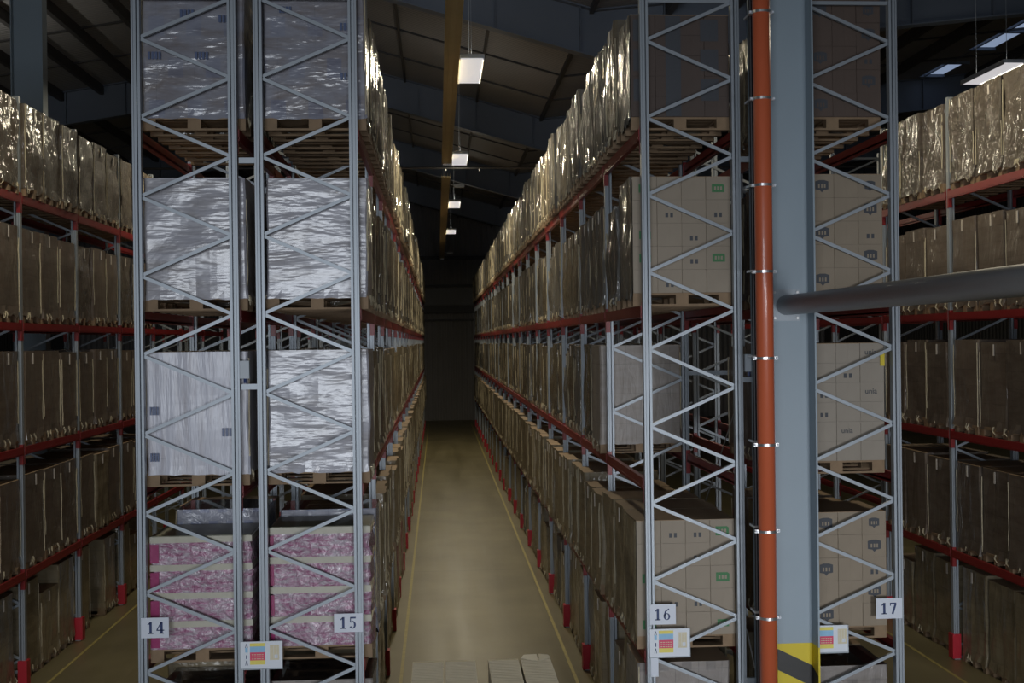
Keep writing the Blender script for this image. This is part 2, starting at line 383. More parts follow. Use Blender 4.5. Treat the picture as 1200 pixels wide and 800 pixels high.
def make_frame(name_parent, x, first, left_start, mats, zz, individual, guards):
    """upright frame: two posts, zigzag bracing, feet; local coordinates at y=0"""
    parts = []
    for px, sd in ((x, 1), (x+FD-PW, -1)):
        mb = MB().prism(post_poly(px, 0, sd), .01, FH)
        mb.box(px, px+PW, -.03, .115, 0, .012)
        parts.append(('post', mb.mesh('post', M['steel']), None))
    L, R = x+PW, x+FD-PW
    segs = []
    a = nodes(zz)
    near, far = (L, R) if left_start else (R, L)
    segs.append((near, a[0]+.012, far, a[0]+BP/2-.012))
    for i, z in enumerate(a):
        if z-BP/2 > .3: segs.append((near, z-.012, far, z-BP/2+.012))
        if i+1 < len(a): segs.append((far, z-BP/2-.012, near, a[i+1]+.012))
    meshes = [brace_mesh(*q) for q in segs]
    hz = MB(); hz.bar((L, .045, a[0]+BP/2+.01), (R, .045, a[0]+BP/2+.01), .04, .03); meshes.append(hz)
    hz = MB(); hz.bar((L, .045, .22), (R, .045, .22), .04, .03); meshes.append(hz)
    if individual:
        for m in meshes: parts.append(('brace', m.mesh('brace', M['steel']), None))
    else:
        big = MB()
        for m in meshes: big.add(m.v, m.f)
        parts.append(('bracing', big.mesh('bracing', M['steel']), None))
    for g in guards:
        px = x if g == 'L' else x+FD-PW
        s = -1 if g == 'L' else 1
        mb = MB()
        x0, x1 = (px-.035, px+PW+.012) if g == 'L' else (px-.012, px+PW+(.035 if x not in (X14, X16) else .01))
        mb.prism([(x0, -.035), (x1, -.035), (x1, .12), (x0, .12)], .013, .40)
        parts.append(('foot_guard', mb.mesh('foot_guard', M['guard']), None))
    return parts
frame_cache = {}
def add_frames(root, key, x, left_start, zz, ks, guards):
    ind = make_frame(root, x, True, left_start, None, zz, True, guards)
    gen = make_frame(root, x, True, left_start, None, zz, False, guards)
    for k in ks:
        fo = link('upright_frame', None, root, (0, Y0+k*P, 0))
        for nm, me, lab in (ind if k <= 1 else gen):
            link(nm, me, fo)
def beam_mesh(xp, side):
    """beam along y between two frames; xp = aisle face x of the post, side -1/+1 = which way is the aisle"""
    mb = MB()
    x0, x1 = (xp-.012, xp+.04) if side < 0 else (xp-.04, xp+.012)
    mb.box(x0, x1, .09, P-.002, -.125, 0)
    mb.box(x0-.004*(side < 0), x1+.004*(side > 0), .09, P-.002, -.105, -.085)
    a0, a1 = (xp-.004, xp+.05) if side < 0 else (xp-.05, xp+.004)
    mb.box(a0, a1, .088, .096, -.27, .04)                 # end connectors against the posts
    mb.box(a0, a1, P-.008, P-.001, -.27, .04)
    b0, b1 = (xp-.010, xp-.002) if side < 0 else (xp+.002, xp+.010)
    mb.box(b0, b1, P-.008, P+.045, -.27, .04)
    return mb
def add_beams(root, x, nb, skip=()):
    ml = beam_mesh(x, -1).mesh('load_beam', M['red']); mr = beam_mesh(x+FD, 1).mesh('load_beam', M['red'])
    return ml, mr
def rack(sign, x, left_start, zz, k0, nb, guards, label, far_ind=12):
    root = thing('pallet_rack', label, 'rack', (0, 0, 0))
    add_frames(root, sign, x, left_start, zz, range(k0, nb+1), guards)
    ml, mr = add_beams(root, x, nb)
    rest = MB(); cnt = 0
    tmpl = beam_mesh(x, -1); tmpr = beam_mesh(x+FD, 1)
    for b in range(k0, nb):
        for z in LEV:
            for me, tm in ((ml, tmpl), (mr, tmpr)):
                if cnt < 96: link('load_beam', me, root, (0, Y0+b*P, z)); cnt += 1
                else: rest.add([(v[0], v[1]+Y0+b*P, v[2]+z) for v in tm.v], tm.f)
    if rest.v: link('load_beam', rest.mesh('load_beam', M['red']), root, kind='stuff')
    return root
X14, X15, X16, X17, XL, XR = -3.2205, -1.9357, 2.2474, 4.0248, -7.43, 8.2
R14 = rack('14', X14, True, 3.2846, 0, 21, 'L', 'blue-grey steel pallet rack at the front left, leftmost of the near pair')
R15 = rack('15', X15, False, 3.2884, 0, 21, 'R', 'blue-grey steel pallet rack along the left side of the centre aisle')
R16 = rack('16', X16, True, 3.2816, 0, 21, 'L', 'blue-grey steel pallet rack along the right side of the centre aisle')
R17 = rack('17', X17, False, 3.268, 0, 8, 'R', 'blue-grey steel pallet rack just right of the wide column')
RL = rack('L', XL, True, 3.28, 0, 8, 'LR', 'dark steel pallet rack with red beams along the far left edge of the hall view')
RR = rack('R', XR, True, 3.28, 0, 7, 'L', 'dark steel pallet rack with red beams at the far right of the view')
# row spacers
sp = MB(); sp.box(.014, X15-(X14+FD), .03, .07, -.03, .03)
spm = sp.mesh('row_spacer', M['steel'])
for k in range(0, 9):
    for z in (7.15, 4.72): link('row_spacer', spm, R15, (X14+FD, Y0+k*P, z))
sp = MB(); sp.box(0, X17-(X16+FD)-.014, .03, .07, -.03, .03); spm = sp.mesh('row_spacer', M['steel'])
for k in range(0, 5):
    for z in (7.15, 4.72, 1.40): link('row_spacer', spm, R16, (X16+FD, Y0+k*P, z)) if not (k == 0 and False) else None
def rod(root, p, q, r=.008): link('tie_rod', MB().tube([p, q], r, 6).mesh('tie_rod', M['clamp']), root)
rod(R16, (3.335, 12.74, 4.55), (3.335, 15.45, 2.35)); rod(R16, (3.36, 12.74, 4.2), (3.36, 12.9, 3.75)); rod(R16, (3.38, 12.74, 1.95), (3.47, 12.74, 1.5))
# ------------------------------------------------------------------ loads
LW = 1.10
def pallet_mesh(lx, ly):
    mb = MB()
    # bottom runners, blocks, stringers, deck boards; runners along x (into the rack)
    for yy in (-ly/2, -.05, ly/2-.1):
        mb.box(-lx/2, lx/2, yy, yy+.1, 0, .022)
        for xx in (-lx/2, -.07, lx/2-.14): mb.box(xx, xx+.14, yy, yy+.1, .022, .10)
    for xx in (-lx/2, -.07, lx/2-.14): mb.box(xx, xx+.14, -ly/2, ly/2, .10, .122)
    n = 5; w = .152
    for i in range(n):
        yy = -ly/2+i*(ly-w)/(n-1); mb.box(-lx/2, lx/2, yy, yy+w, .122, .144)
    return mb
PM = pallet_mesh(LW, .80)
PMESH = PM.mesh('pallet', M['wood'])
def wrap_mb(seed, h, lx=LW, ly=.81, amp=.014, nx=6, ny=6, nz=9, skirt=True, pleat=0):
    """film wrapped carton stack: rounded, slightly bulging box with bunched pleats up the corners and a ragged hem"""
    rnd = random.Random(seed); mb = MB()
    fine = nx > 8
    z0, z1 = (.125 if fine else .10) if skirt else .144, h
    # ring profile
    ring = []
    r = .02
    hx, hy = lx/2, ly/2
    def seg(a, b, n): return [(a[0]+(b[0]-a[0])*i/n, a[1]+(b[1]-a[1])*i/n) for i in range(n)]
    ring += seg((-hx+r, -hy), (hx-r, -hy), nx) + seg((hx-r, -hy), (hx, -hy+r), 1) + seg((hx, -hy+r), (hx, hy-r), ny) + seg((hx, hy-r), (hx-r, hy), 1)
    ring += seg((hx-r, hy), (-hx+r, hy), nx) + seg((-hx+r, hy), (-hx, hy-r), 1) + seg((-hx, hy-r), (-hx, -hy+r), ny) + seg((-hx, -hy+r), (-hx+r, -hy), 1)
    n = len(ring)
    lean = rnd.uniform(-.012, .012)
    for j in range(nz+1):
        t = j/nz; z = z0+(z1-z0)*t
        for i, (x, y) in enumerate(ring):
            d = noise.noise(Vector((x*3+seed*3.1, y*3, z*2.2)))*amp*2 + (noise.noise(Vector((x*11+seed, y*13+seed*2.7, z*.9)))*pleat if pleat else 0)
            if j == 0: d += rnd.uniform(-.004, .012) if fine else rnd.uniform(-.012, .03); zz = z+(rnd.uniform(-.012, .008) if fine else rnd.uniform(-.05, .03))
            else: zz = z
            if j == nz: zz = z
            sx, sy = (x/hx), (y/hy)
            mb.v.append((x+sx*d+lean*t, y+sy*d*.6, zz))
    for j in range(nz):
        for i in range(n):
            a = j*n+i; b = j*n+(i+1) % n; mb.f.append([a, b, b+n, a+n]); mb.m.append(0)
    mb.f.append([nz*n+i for i in range(n)]); mb.m.append(1)
    mb.f.append([i for i in reversed(range(n))]); mb.m.append(1)
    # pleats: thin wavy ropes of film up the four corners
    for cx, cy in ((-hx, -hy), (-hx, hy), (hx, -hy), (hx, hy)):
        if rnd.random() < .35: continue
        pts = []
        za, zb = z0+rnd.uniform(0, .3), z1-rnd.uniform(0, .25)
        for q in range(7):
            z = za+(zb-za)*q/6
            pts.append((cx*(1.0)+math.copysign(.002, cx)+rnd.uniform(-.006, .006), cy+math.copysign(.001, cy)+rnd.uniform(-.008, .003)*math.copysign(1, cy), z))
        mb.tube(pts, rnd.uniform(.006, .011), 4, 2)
    # hem tufts
    for q in range(5):
        s = rnd.choice((-1, 1)); y = rnd.uniform(-hy, hy)
        mb.tube([(s*hx, y, .16), (s*(hx+.02), y+rnd.uniform(-.04,.04), .10), (s*(hx+.015), y+rnd.uniform(-.07,.07), .05)], [.018, .012, .004], 4, 2)
    return mb
def wrap_variants(key, mat, hs, n, seed, top='card_top', **kw):
    out = []
    for i in range(n):
        h = hs[i % len(hs)]
        mb = wrap_mb(seed+i, h, **kw)
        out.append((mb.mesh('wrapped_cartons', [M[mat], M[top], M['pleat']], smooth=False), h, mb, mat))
    return out
V = {}
V['gloss'] = wrap_variants('gloss', 'w_gloss', [1.43, 1.46, 1.38, 1.41], 6, 10, amp=.018, ny=12, pleat=.022)
V['silver'] = wrap_variants('silver', 'w_silver', [1.43, 1.40, 1.45, 1.28], 6, 30, amp=.018, ny=16, pleat=.035)
V['matt'] = wrap_variants('matt', 'w_matt', [1.42, 1.45, 1.33, 1.40], 6, 50, ny=10, pleat=.014)
V['dark'] = wrap_variants('dark', 'w_dark', [1.46, 1.42, 1.45], 5, 70, amp=.01)
V['darkgloss'] = wrap_variants('darkgloss', 'w_dark_gloss', [1.42, 1.45, 1.40], 5, 90, amp=.02)
V['low'] = wrap_variants('low', 'w_matt', [1.52, 1.5, 1.2, 1.46], 4, 110, ny=10, pleat=.012)
V['grey'] = wrap_variants('grey', 'w_greyb', [1.40, 1.42], 2, 130)
V['red'] = wrap_variants('red', 'w_red', [1.36], 1, 140)
KW = {'gloss': 'brown cartons in shiny film', 'silver': 'cartons in silvery film', 'matt': 'brown wrapped cartons', 'dark': 'dark brown wrapped cartons',
      'darkgloss': 'dark cartons in shiny film', 'low': 'brown wrapped cartons', 'grey': 'grey printed cartons', 'red': 'wine-red wrapped cartons'}
tag_me = MB().box(-.004, .004, -.022, .022, -.17, 0).mesh('paper_label', M['tape'])
LVN = ['floor level', 'first shelf', 'second shelf', 'third shelf', 'top shelf']
ORD = ['first', 'second', 'third', 'fourth', 'fifth', 'sixth', 'seventh', 'eighth', 'ninth']
POS = ['nearest', 'middle', 'farthest']
def load_y(b, j): return Y0+.085+b*P+.475+j*.868
def lev_z(l): return 0 if l == 0 else LEV[l-1]
def put_load(kind, vi, x, y, z, label, group, tabs=0, sz=1):
    me, h, mb, mat = V[kind][vi % len(V[kind])]
    root = thing('pallet_load', label, 'pallet load', (x, y, z), group)
    link('pallet', PMESH, root)
    c = link('wrapped_cartons', me, root); c.scale.z = sz
    if tabs:
        t = link('paper_label', tag_me, c, (tabs*(LW/2+.012), .05*random.uniform(-1, 1), h-.03))
    return root
rest = {}
def rest_load(kind, vi, x, y, z):
    me, h, mb, mat = V[kind][vi % len(V[kind])]
    d = rest.setdefault('all', MB()); mats = rest.setdefault('mats', [])
    def mi(m):
        if m not in mats: mats.append(m)
        return mats.index(m)
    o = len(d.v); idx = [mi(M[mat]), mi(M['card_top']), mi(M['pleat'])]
    d.v += [(v[0]+x, v[1]+y, v[2]+z) for v in mb.v]; d.f += [[o+i for i in f] for f in mb.f]; d.m += [idx[m] for m in mb.m]
    o = len(d.v); w = mi(M['wood'])
    d.v += [(v[0]+x, v[1]+y, v[2]+z) for v in PM.v]; d.f += [[o+i for i in f] for f in PM.f]; d.m += [w]*len(PM.f)
def rnd_kind(choices):
    t = sum(w for _, w in choices); r = random.random()*t
    for k, w in choices:
        r -= w
        if r <= 0: return k
    return choices[0][0]
CX = {'14': -2.599, '15': -1.301, '16': 2.715, '17': 4.44, 'L': -6.90, 'R': 8.77}
BACK = {'16': (.13, .0, .10, .10, .0), '15': (-.11, 0, -.08, -.05, 0), 'L': (-.1, 0, 0, 0, .05), 'R': (.1, 0, 0, 0, -.04)}
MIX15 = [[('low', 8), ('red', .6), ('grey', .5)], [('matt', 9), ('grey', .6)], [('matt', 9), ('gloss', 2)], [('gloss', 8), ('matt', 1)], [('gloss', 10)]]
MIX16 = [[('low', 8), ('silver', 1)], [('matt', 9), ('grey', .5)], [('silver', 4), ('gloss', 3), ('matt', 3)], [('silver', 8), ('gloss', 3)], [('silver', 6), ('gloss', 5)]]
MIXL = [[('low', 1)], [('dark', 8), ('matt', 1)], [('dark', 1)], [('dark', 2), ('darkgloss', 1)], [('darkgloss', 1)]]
front_special = {('14', l) for l in range(5)} | {('15', l) for l in range(5)} | {('17', l) for l in range(5)} | {('16', 0), ('16', 1), ('16', 3), ('16', 4)}
def rack_loads(sign, side, mixes, bays, ind_bays, rackname, tabs, empty=(), jit=.025):
    for b in bays:
        for l in range(5):
            for j in range(3):
                if (b, l) in empty or (b, l, j) in empty: continue
                if b == 0 and j == 0 and (sign, l) in front_special: continue
                if sign in ('14', '17') and b == 0 and j == 2 and l in (): continue
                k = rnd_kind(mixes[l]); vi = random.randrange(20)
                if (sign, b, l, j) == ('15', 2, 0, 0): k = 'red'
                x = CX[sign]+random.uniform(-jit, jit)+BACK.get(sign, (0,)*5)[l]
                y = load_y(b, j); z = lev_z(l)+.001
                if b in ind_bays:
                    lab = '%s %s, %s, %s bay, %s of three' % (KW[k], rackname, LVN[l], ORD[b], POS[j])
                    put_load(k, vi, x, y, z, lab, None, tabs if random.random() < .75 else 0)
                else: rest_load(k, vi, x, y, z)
rack_loads('14', 1, MIX15, range(0, 1), range(0, 1), 'in leftmost front rack', 0, empty={(0, 1, 1)})
rack_loads('15', 1, MIX15, range(0, 21), range(0, 6), 'left of centre aisle', 0, empty={(0, 1, 1)})
rack_loads('16', -1, MIX16, range(0, 21), range(0, 6), 'right of centre aisle', -1, empty={(0, 2), (1, 2, 0)})
rack_loads('17', 1, MIXL, range(0, 1), range(0, 1), 'right of wide column', 0)
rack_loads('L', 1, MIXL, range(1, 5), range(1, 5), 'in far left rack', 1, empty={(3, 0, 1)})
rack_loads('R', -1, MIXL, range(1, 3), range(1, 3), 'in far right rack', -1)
mb = rest['all']
me = mb.mesh('wrapped_pallet_loads', rest['mats'], fix=True)
o = link('wrapped_pallet_loads', me, None, kind='stuff', label='far rows of brown wrapped pallet loads deep along both sides of the centre aisle', category='pallet loads')
# ------------------------------------------------------------------ special front loads
def shaped_load(label, x, y, z, h, mat, lx=LW, ly=.82, group=None, top='card_top', seed=1, amp=.012, fine=False):
    root = thing('pallet_load', label, 'pallet load', (x, y, z), group)
    link('pallet', PMESH, root)
    mb = wrap_mb(seed, h, lx=lx, ly=ly, amp=amp, nx=14 if fine else 6, nz=14 if fine else 9)
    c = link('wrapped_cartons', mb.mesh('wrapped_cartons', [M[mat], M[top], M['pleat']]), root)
    return root, c
YF = load_y(0, 0)
GRP = None
# racks 14 and 15, third and top shelves, second shelf
shaped_load('pallet of cartons in milky white film, third shelf of the leftmost front rack', CX['14'], YF, LEV[2], 1.435, 'w_white', seed=201, fine=True)
shaped_load('pallet of cartons in milky white film, third shelf of the rack left of the aisle', CX['15'], YF, LEV[2], 1.43, 'w_white', seed=202, fine=True)
r14mid, c = shaped_load('cartons in upright pleats of white film, second shelf of the leftmost front rack', CX['14'], YF, LEV[1], 1.45, 'w_white_v', seed=203, fine=True)
shaped_load('cartons in smooth white film, second shelf of the rack left of the aisle', CX['15'], YF, LEV[1], 1.455, 'w_white', seed=204, fine=True)
def marks(root, items, mat, hx=.05):
    for x, z, w, h, kind in items:
        mb = MB()
        if kind == 'shield':
            mb.prism_y([(-w/2, h*.35), (-w/2, -h*.2), (-w*.12, -h*.28), (0, -h*.5), (w*.12, -h*.28), (w/2, -h*.2), (w/2, h*.35), (w*.3, h*.45), (-w*.3, h*.45)], -.002, 0)
            link('printed_mark', mb.mesh('printed_mark', mat), root, (x, -.436, z))
            continue
        if kind == 'bars':
            for q in range(4): mb.box(-w/2+q*w/4, -w/2+q*w/4+w*.17, -.002, 0, -h/2, h/2)
        else: mb.box(-w/2, w/2, -.002, 0, -h/2, h/2)
        link('printed_mark', mb.mesh('printed_mark', mat), root, (x, -.436, z))
r14top, c = shaped_load('cartons with blue prints under clear film, top shelf of the leftmost front rack', CX['14'], YF, LEV[3], 1.75, 'w_clear', seed=205, fine=True)
r, c = shaped_load('cartons with blue prints under clear film, top shelf of the rack left of the aisle', CX['15'], YF, LEV[3], 1.75, 'w_clear', seed=206, fine=True)
for key, its in (('a', [(-.42,1.62,.17,.09,'bars'),(.18,1.55,.17,.09,'bars'),(-.05,1.25,.16,.09,'bars'),(.36,1.2,.16,.08,'bars'),(-.4,.8,.15,.08,'bars'),(.1,.8,.15,.08,'bars')]),):
    marks(r14top, its, M['blue_ink']); marks(r, [(.36,1.62,.16,.08,'bars'),(.36,1.12,.16,.08,'bars'),(.36,.58,.16,.08,'bars'),(-.3,1.3,.14,.07,'bars')], M['blue_ink'])
marks(r14mid, [(-.45,.82,.10,.09,'bars'),(.34,.58,.15,.09,'bars'),(-.45,.32,.10,.09,'bars')], M['blue_ink'])
# pink loads on the first shelf
def pink_load(label, x, h, seed, top):
    root = thing('pallet_load', label, 'pallet load', (x, YF, LEV[0]), None)
    link('pallet', PMESH, root)
    n = 4; lh = (h-.144)/n; 
    for i in range(n):
        z0 = .144+i*lh
        mb = wrap_mb(seed+i, lh*.80, lx=LW-.02, ly=.8, amp=.02, nx=12, nz=4, skirt=False)
        # shift so that the layer starts at z0
        zmin = min(v[2] for v in mb.v); 
        mb2 = MB()
        lo, hi = .0, lh*.78
        vs = []
        src = wrap_mb(seed+i, 1.144, lx=LW-.02, ly=.8, amp=.018, nx=12, nz=5)
        nring = 2*12+2*6+4
        keep = (5+1)*nring
        vs = [(v[0], v[1], z0+max(0, min(1, (v[2]-.144)/1.0))*hi) for v in src.v[:keep]]
        fs = [f for f in src.f if max(f) < keep]
        mb2.v = vs; mb2.f = fs; mb2.m = [0]*len(fs)
        layer = link('pack_layer', mb2.mesh('pack_layer', [M['pink']]), root)
        mb3 = MB()
        w = .13
        mb3.box(-(LW-.02)/2-.003, -(LW-.02)/2+(.09 if seed < 320 else .04), -.416, -.1, z0+.02, z0+hi-.015)
        link('bare_pack', mb3.mesh('bare_pack', M['magenta']), layer, label='magenta packs showing at the corner')
        mb4 = MB()
        a = (LW-.01)/2
        mb4.prism([(-a, -.415), (a, -.415), (a, .41), (-a, .41)], z0+hi, z0+lh)
        link('cream_tray', mb4.mesh('cream_tray', M['cream_film']), root)
    mb5 = MB().box(-LW/2+.02, LW/2-.02, -.40, .40, h+.001, h+.006); link('top_sheet', mb5.mesh('top_sheet', M[top]), root)
    return root
pink_load('pallet of pink and white film-wrapped packs, first shelf of the leftmost front rack', CX['14']+.02, 1.36, 300, 'olive_sheet')
pink_load('pallet of pink and white film-wrapped packs, first shelf of the rack left of the aisle', CX['15'], 1.43, 340, 'olive_sheet')
shaped_load('blue-white packs with black film top, behind pink load, leftmost front rack', CX['14']+.08, load_y(0, 1), LEV[0], 1.53, 'w_blue', lx=1.02, top='film_black', seed=251)
shaped_load('blue-white packs with black film top, behind pink load, beside the aisle', CX['15'], load_y(0, 1), LEV[0], 1.50, 'w_blue', top='film_black', seed=252)
# floor-level front loads
shaped_load('dark film-topped pallet load at the floor of the leftmost front rack', CX['14']+.1, YF, 0, 1.47, 'w_greyb', top='film_black', seed=211)
shaped_load('dark film-topped pallet load at the floor of the rack left of the aisle', CX['15'], YF, 0, 1.52, 'w_greyb', top='film_black', seed=212)
# carton built loads on racks 16 and 17
def carton_load(label, x, z, h, cols, rows, mat, seed, mark=None, mlist=(), topmat='card_top', lx=LW, wrapped=None):
    rnd = random.Random(seed)
    root = thing('pallet_load', label, 'pallet load', (x, YF, z), None)
    link('pallet', PMESH, root)
    core = MB().box(-lx/2+.01, lx/2-.01, -.30, .42, .144, h-.004)
    link('carton_stack', core.mesh('carton_stack', [mat]), root)
    cw = lx/cols; rh = (h-.144)/rows
    base = MB(); e = .0008; b = .003
    x0, x1, y0, y1, z0, z1 = -cw/2+e, cw/2-e, -.42, -.302, e, rh-e
    # bevelled carton: chamfered vertical edges, a centre flap line on the front
    base.prism([(x0+b, y0), (x1-b, y0), (x1, y0+b), (x1, y1), (x0, y1), (x0, y0+b)], z0, z1)
    base.box(-.0015, .0015, y0-.0015, y0, z0+.01, z1-.01)
    bm = base.mesh('carton', [mat])
    for r in range(rows):
        for c in range(cols):
            o = link('carton', bm, root, (-lx/2+cw*(c+.5), rnd.uniform(-.004, .004), .144+r*rh))
            for (mr, mc, kind, w, hh, mm) in mlist:
                if mr == r and mc == c:
                    mb = MB()
                    if kind == 'shield':
                        mb.prism_y([(-w/2, hh*.38), (-w/2, -hh*.25), (-w*.15, -hh*.32), (0, -hh*.5), (w*.15, -hh*.32), (w/2, -hh*.25), (w/2, hh*.38), (w*.2, hh*.48), (-w*.2, hh*.48)], -.4225, -.4205)
                        link('printed_mark', mb.mesh('printed_mark', mm), o, (0, 0, rh*.5))
                        t = MB()
                        for q in range(3): t.box(-w*.28+q*w*.22, -w*.28+q*w*.22+w*.12, -.4235, -.422, -hh*.14, hh*.16)
                        link('mark_lettering', t.mesh('mark_lettering', mat), o, (0, 0, rh*.5))
                    elif kind == 'plate':
                        mb.prism_y([(-w/2, -hh/2), (w/2, -hh/2), (w/2, hh*.35), (w*.35, hh/2), (-w/2, hh/2)], -.4225, -.4205)
                        link('printed_mark', mb.mesh('printed_mark', mm), o, (0, 0, rh*.5))
                        t = MB()
                        for q in range(3): t.box(-w*.32+q*w*.24, -w*.32+q*w*.24+w*.15, -.4235, -.422, -hh*.22, hh*.2)
                        link('mark_lettering', t.mesh('mark_lettering', mat), o, (0, 0, rh*.5))
                    elif kind == 'text':
                        o2 = text_part('unia', hh, mm, o, (-w/2, -.4215, rh*.42))
                    elif kind == 'symbols':
                        for q in range(2): mb.box(-w/2+q*w*.6, -w/2+q*w*.6+w*.35, -.4225, -.4205, -hh/2, hh/2)
                        link('printed_mark', mb.mesh('printed_mark', mm), o, (0, 0, rh*.35))
    if wrapped:
        src = wrap_mb(seed+60, h, lx=lx, ly=.84, amp=.012, ny=14, pleat=.03)
        w = MB(); keep = {}
        for f in src.f[:-2]:
            if all(src.v[i][0] < -lx/2+.045 for i in f):
                for i in f:
                    if i not in keep: keep[i] = len(w.v); v = src.v[i]; w.v.append((min(v[0], -lx/2-.004)-.006, v[1], v[2]))
                w.f.append([keep[i] for i in f]); w.m.append(0)
        n0 = len(w.v); w.v += [(-lx/2-.002, v[1], v[2]) for v in w.v[:n0]]
        w.f += [[i+n0 for i in reversed(f)] for f in w.f]; w.m += [0]*(len(w.f)-len(w.m))
        link('stretch_film', w.mesh('stretch_film', [M[wrapped]]), root)
    tp = MB().box(-lx/2, lx/2, -.42, .42, h-.003, h+.003); link('top_sheet', tp.mesh('top_sheet', M[topmat]), root)
    return root
_tc = {}
def text_mesh(txt, size, depth=.0008):
    if (txt, size) in _tc: return _tc[(txt, size)]
    cu = bpy.data.curves.new('lettering', 'FONT'); cu.body = txt; cu.size = size; cu.extrude = depth; cu.offset = size*.012
    ob = bpy.data.objects.new('lettering', cu); C.objects.link(ob)
    bpy.context.view_layer.update()
    me = bpy.data.meshes.new_from_object(ob.evaluated_get(bpy.context.evaluated_depsgraph_get()))
    bpy.data.objects.remove(ob)
    _tc[(txt, size)] = me
    return me
def text_part(txt, size, mat, parent, loc, name='printed_text'):
    me = text_mesh(txt, size).copy(); me.materials.clear(); me.materials.append(mat)
    o = link(name, me, parent, loc); o.rotation_euler = (math.pi/2, 0, 0)
    return o
m_c16 = simple('beige_carton', (.285,.24,.185), .7, 0, .1, 4, .05)
m_c16d = simple('shade_toned_banded_carton', (.075,.054,.045), .7, 0, .2, 2, .05)  # dark brown, darkened further in colour for the dim top shelf
m_c17 = simple('tan_carton', (.26,.212,.155), .7, 0, .12, 4, .05)
m_c17d = simple('shade_darkened_tan_carton', (.09,.063,.05), .7, 0, .12, 4, .05)  # tan carton with the top shelf's shade put into its colour
G, D = M['green_ink'], M['dark_ink']
ml = [(4,0,'plate',.13,.09,G), (1,0,'plate',.13,.09,G), (4,3,'plate',.14,.09,G), (2,0,'plate',.13,.09,G), (1,3,'plate',.14,.09,G),
      (3,1,'symbols',.09,.05,D), (2,2,'symbols',.09,.05,D), (0,1,'symbols',.09,.05,D), (3,3,'symbols',.09,.05,D), (1,2,'symbols',.09,.05,D)]
carton_load('beige cartons with green prints, third shelf of the rack right of the aisle', CX['16'], LEV[2], 1.43, 4, 5, m_c16, 1, mlist=ml, wrapped='w_silver')
ml1 = [(4,3,'plate',.15,.10,G), (2,3,'plate',.15,.10,G), (2,0,'plate',.15,.10,G), (0,0,'plate',.15,.10,G), (0,3,'plate',.13,.08,G), (3,0,'symbols',.09,.05,D),
       (4,1,'symbols',.09,.05,D), (1,1,'symbols',.09,.05,D), (3,2,'symbols',.09,.05,D), (1,2,'symbols',.09,.05,D), (4,2,'symbols',.09,.05,D)]
carton_load('beige cartons with green prints and flat top, first shelf right of the aisle', CX['16'], LEV[0], 1.42, 4, 5, m_c16, 2, mlist=ml1, wrapped='w_matt')
r = carton_load('shade-toned dark banded brown cartons, top shelf of the rack right of the aisle', CX['16'], LEV[3], 1.27, 4, 5, m_c16d, 3, wrapped='w_silver')
for x, w in ((-.44,.16), (.33,.2)):
    for k in range(3):
        link('ink_band', MB().box(x-w/2, x+w/2, -.4275, -.4265, .32+k*.33, .56+k*.33).mesh('ink_band', M['dark_ink']), r)
link('ink_band', MB().box(-.16, .01, -.4275, -.4265, .15, 1.26).mesh('ink_band', M['dark_ink']), r)
shaped_load('grey printed cartons at the floor of the rack right of the aisle', CX['16']-.02, YF, 0, 1.60, 'w_greyb', lx=1.02, seed=221)
ml = [(4,1,'shield',.15,.14,D),(3,3,'shield',.15,.14,D),(2,1,'shield',.15,.14,D),(1,3,'shield',.15,.14,D),(0,1,'shield',.15,.14,D),(4,3,'shield',.12,.12,D),(2,3,'symbols',.09,.05,D),(3,0,'shield',.14,.13,D),(1,0,'shield',.14,.13,D)]
carton_load('shade-darkened tan cartons with shield prints, top shelf of the rack right of the column', CX['17'], LEV[3], 1.72, 4, 6, m_c17d, 4, mlist=ml)
carton_load('tan cartons with shield prints, third shelf of the rack right of the column', CX['17'], LEV[2], 1.45, 4, 5, m_c17, 5, mlist=ml)
mt = [(5,3,'text',.17,.085,D),(3,3,'text',.17,.085,D),(4,0,'text',.17,.08,D),(2,0,'text',.17,.08,D),(1,2,'text',.17,.08,D),(3,1,'symbols',.09,.05,D),(4,2,'symbols',.1,.05,D),(2,1,'symbols',.09,.05,D)]
r17b = carton_load('pale grey cartons with dark lettering, second shelf of the rack right of the column', CX['17'], LEV[1], 1.455, 4, 6, simple('pale_grey_carton', (.29,.255,.21), .7, 0, .1, 4, .05), 6, mlist=mt)
link('hazard_tag', MB().box(.50, .55, -.44, -.432, 1.2, 1.36).mesh('hazard_tag', M['haz_yellow']), r17b, label='small yellow-green tag')
carton_load('tan cartons with dark shield prints, first shelf of the rack right of the column', CX['17'], LEV[0]+.05, 1.42, 4, 5, m_c17, 7, mlist=ml)
shaped_load('grey-brown cartons under a dark slip sheet, floor of the rack right of the column', CX['17'], YF, 0, 1.50, 'w_greyb', top='film_black', seed=231)
shaped_load('plain grey-brown cartons right of the aisle, second shelf, behind the empty bay', CX['16'], load_y(1, 0), LEV[1], 1.45, 'w_grey', seed=241, fine=True, amp=.006)
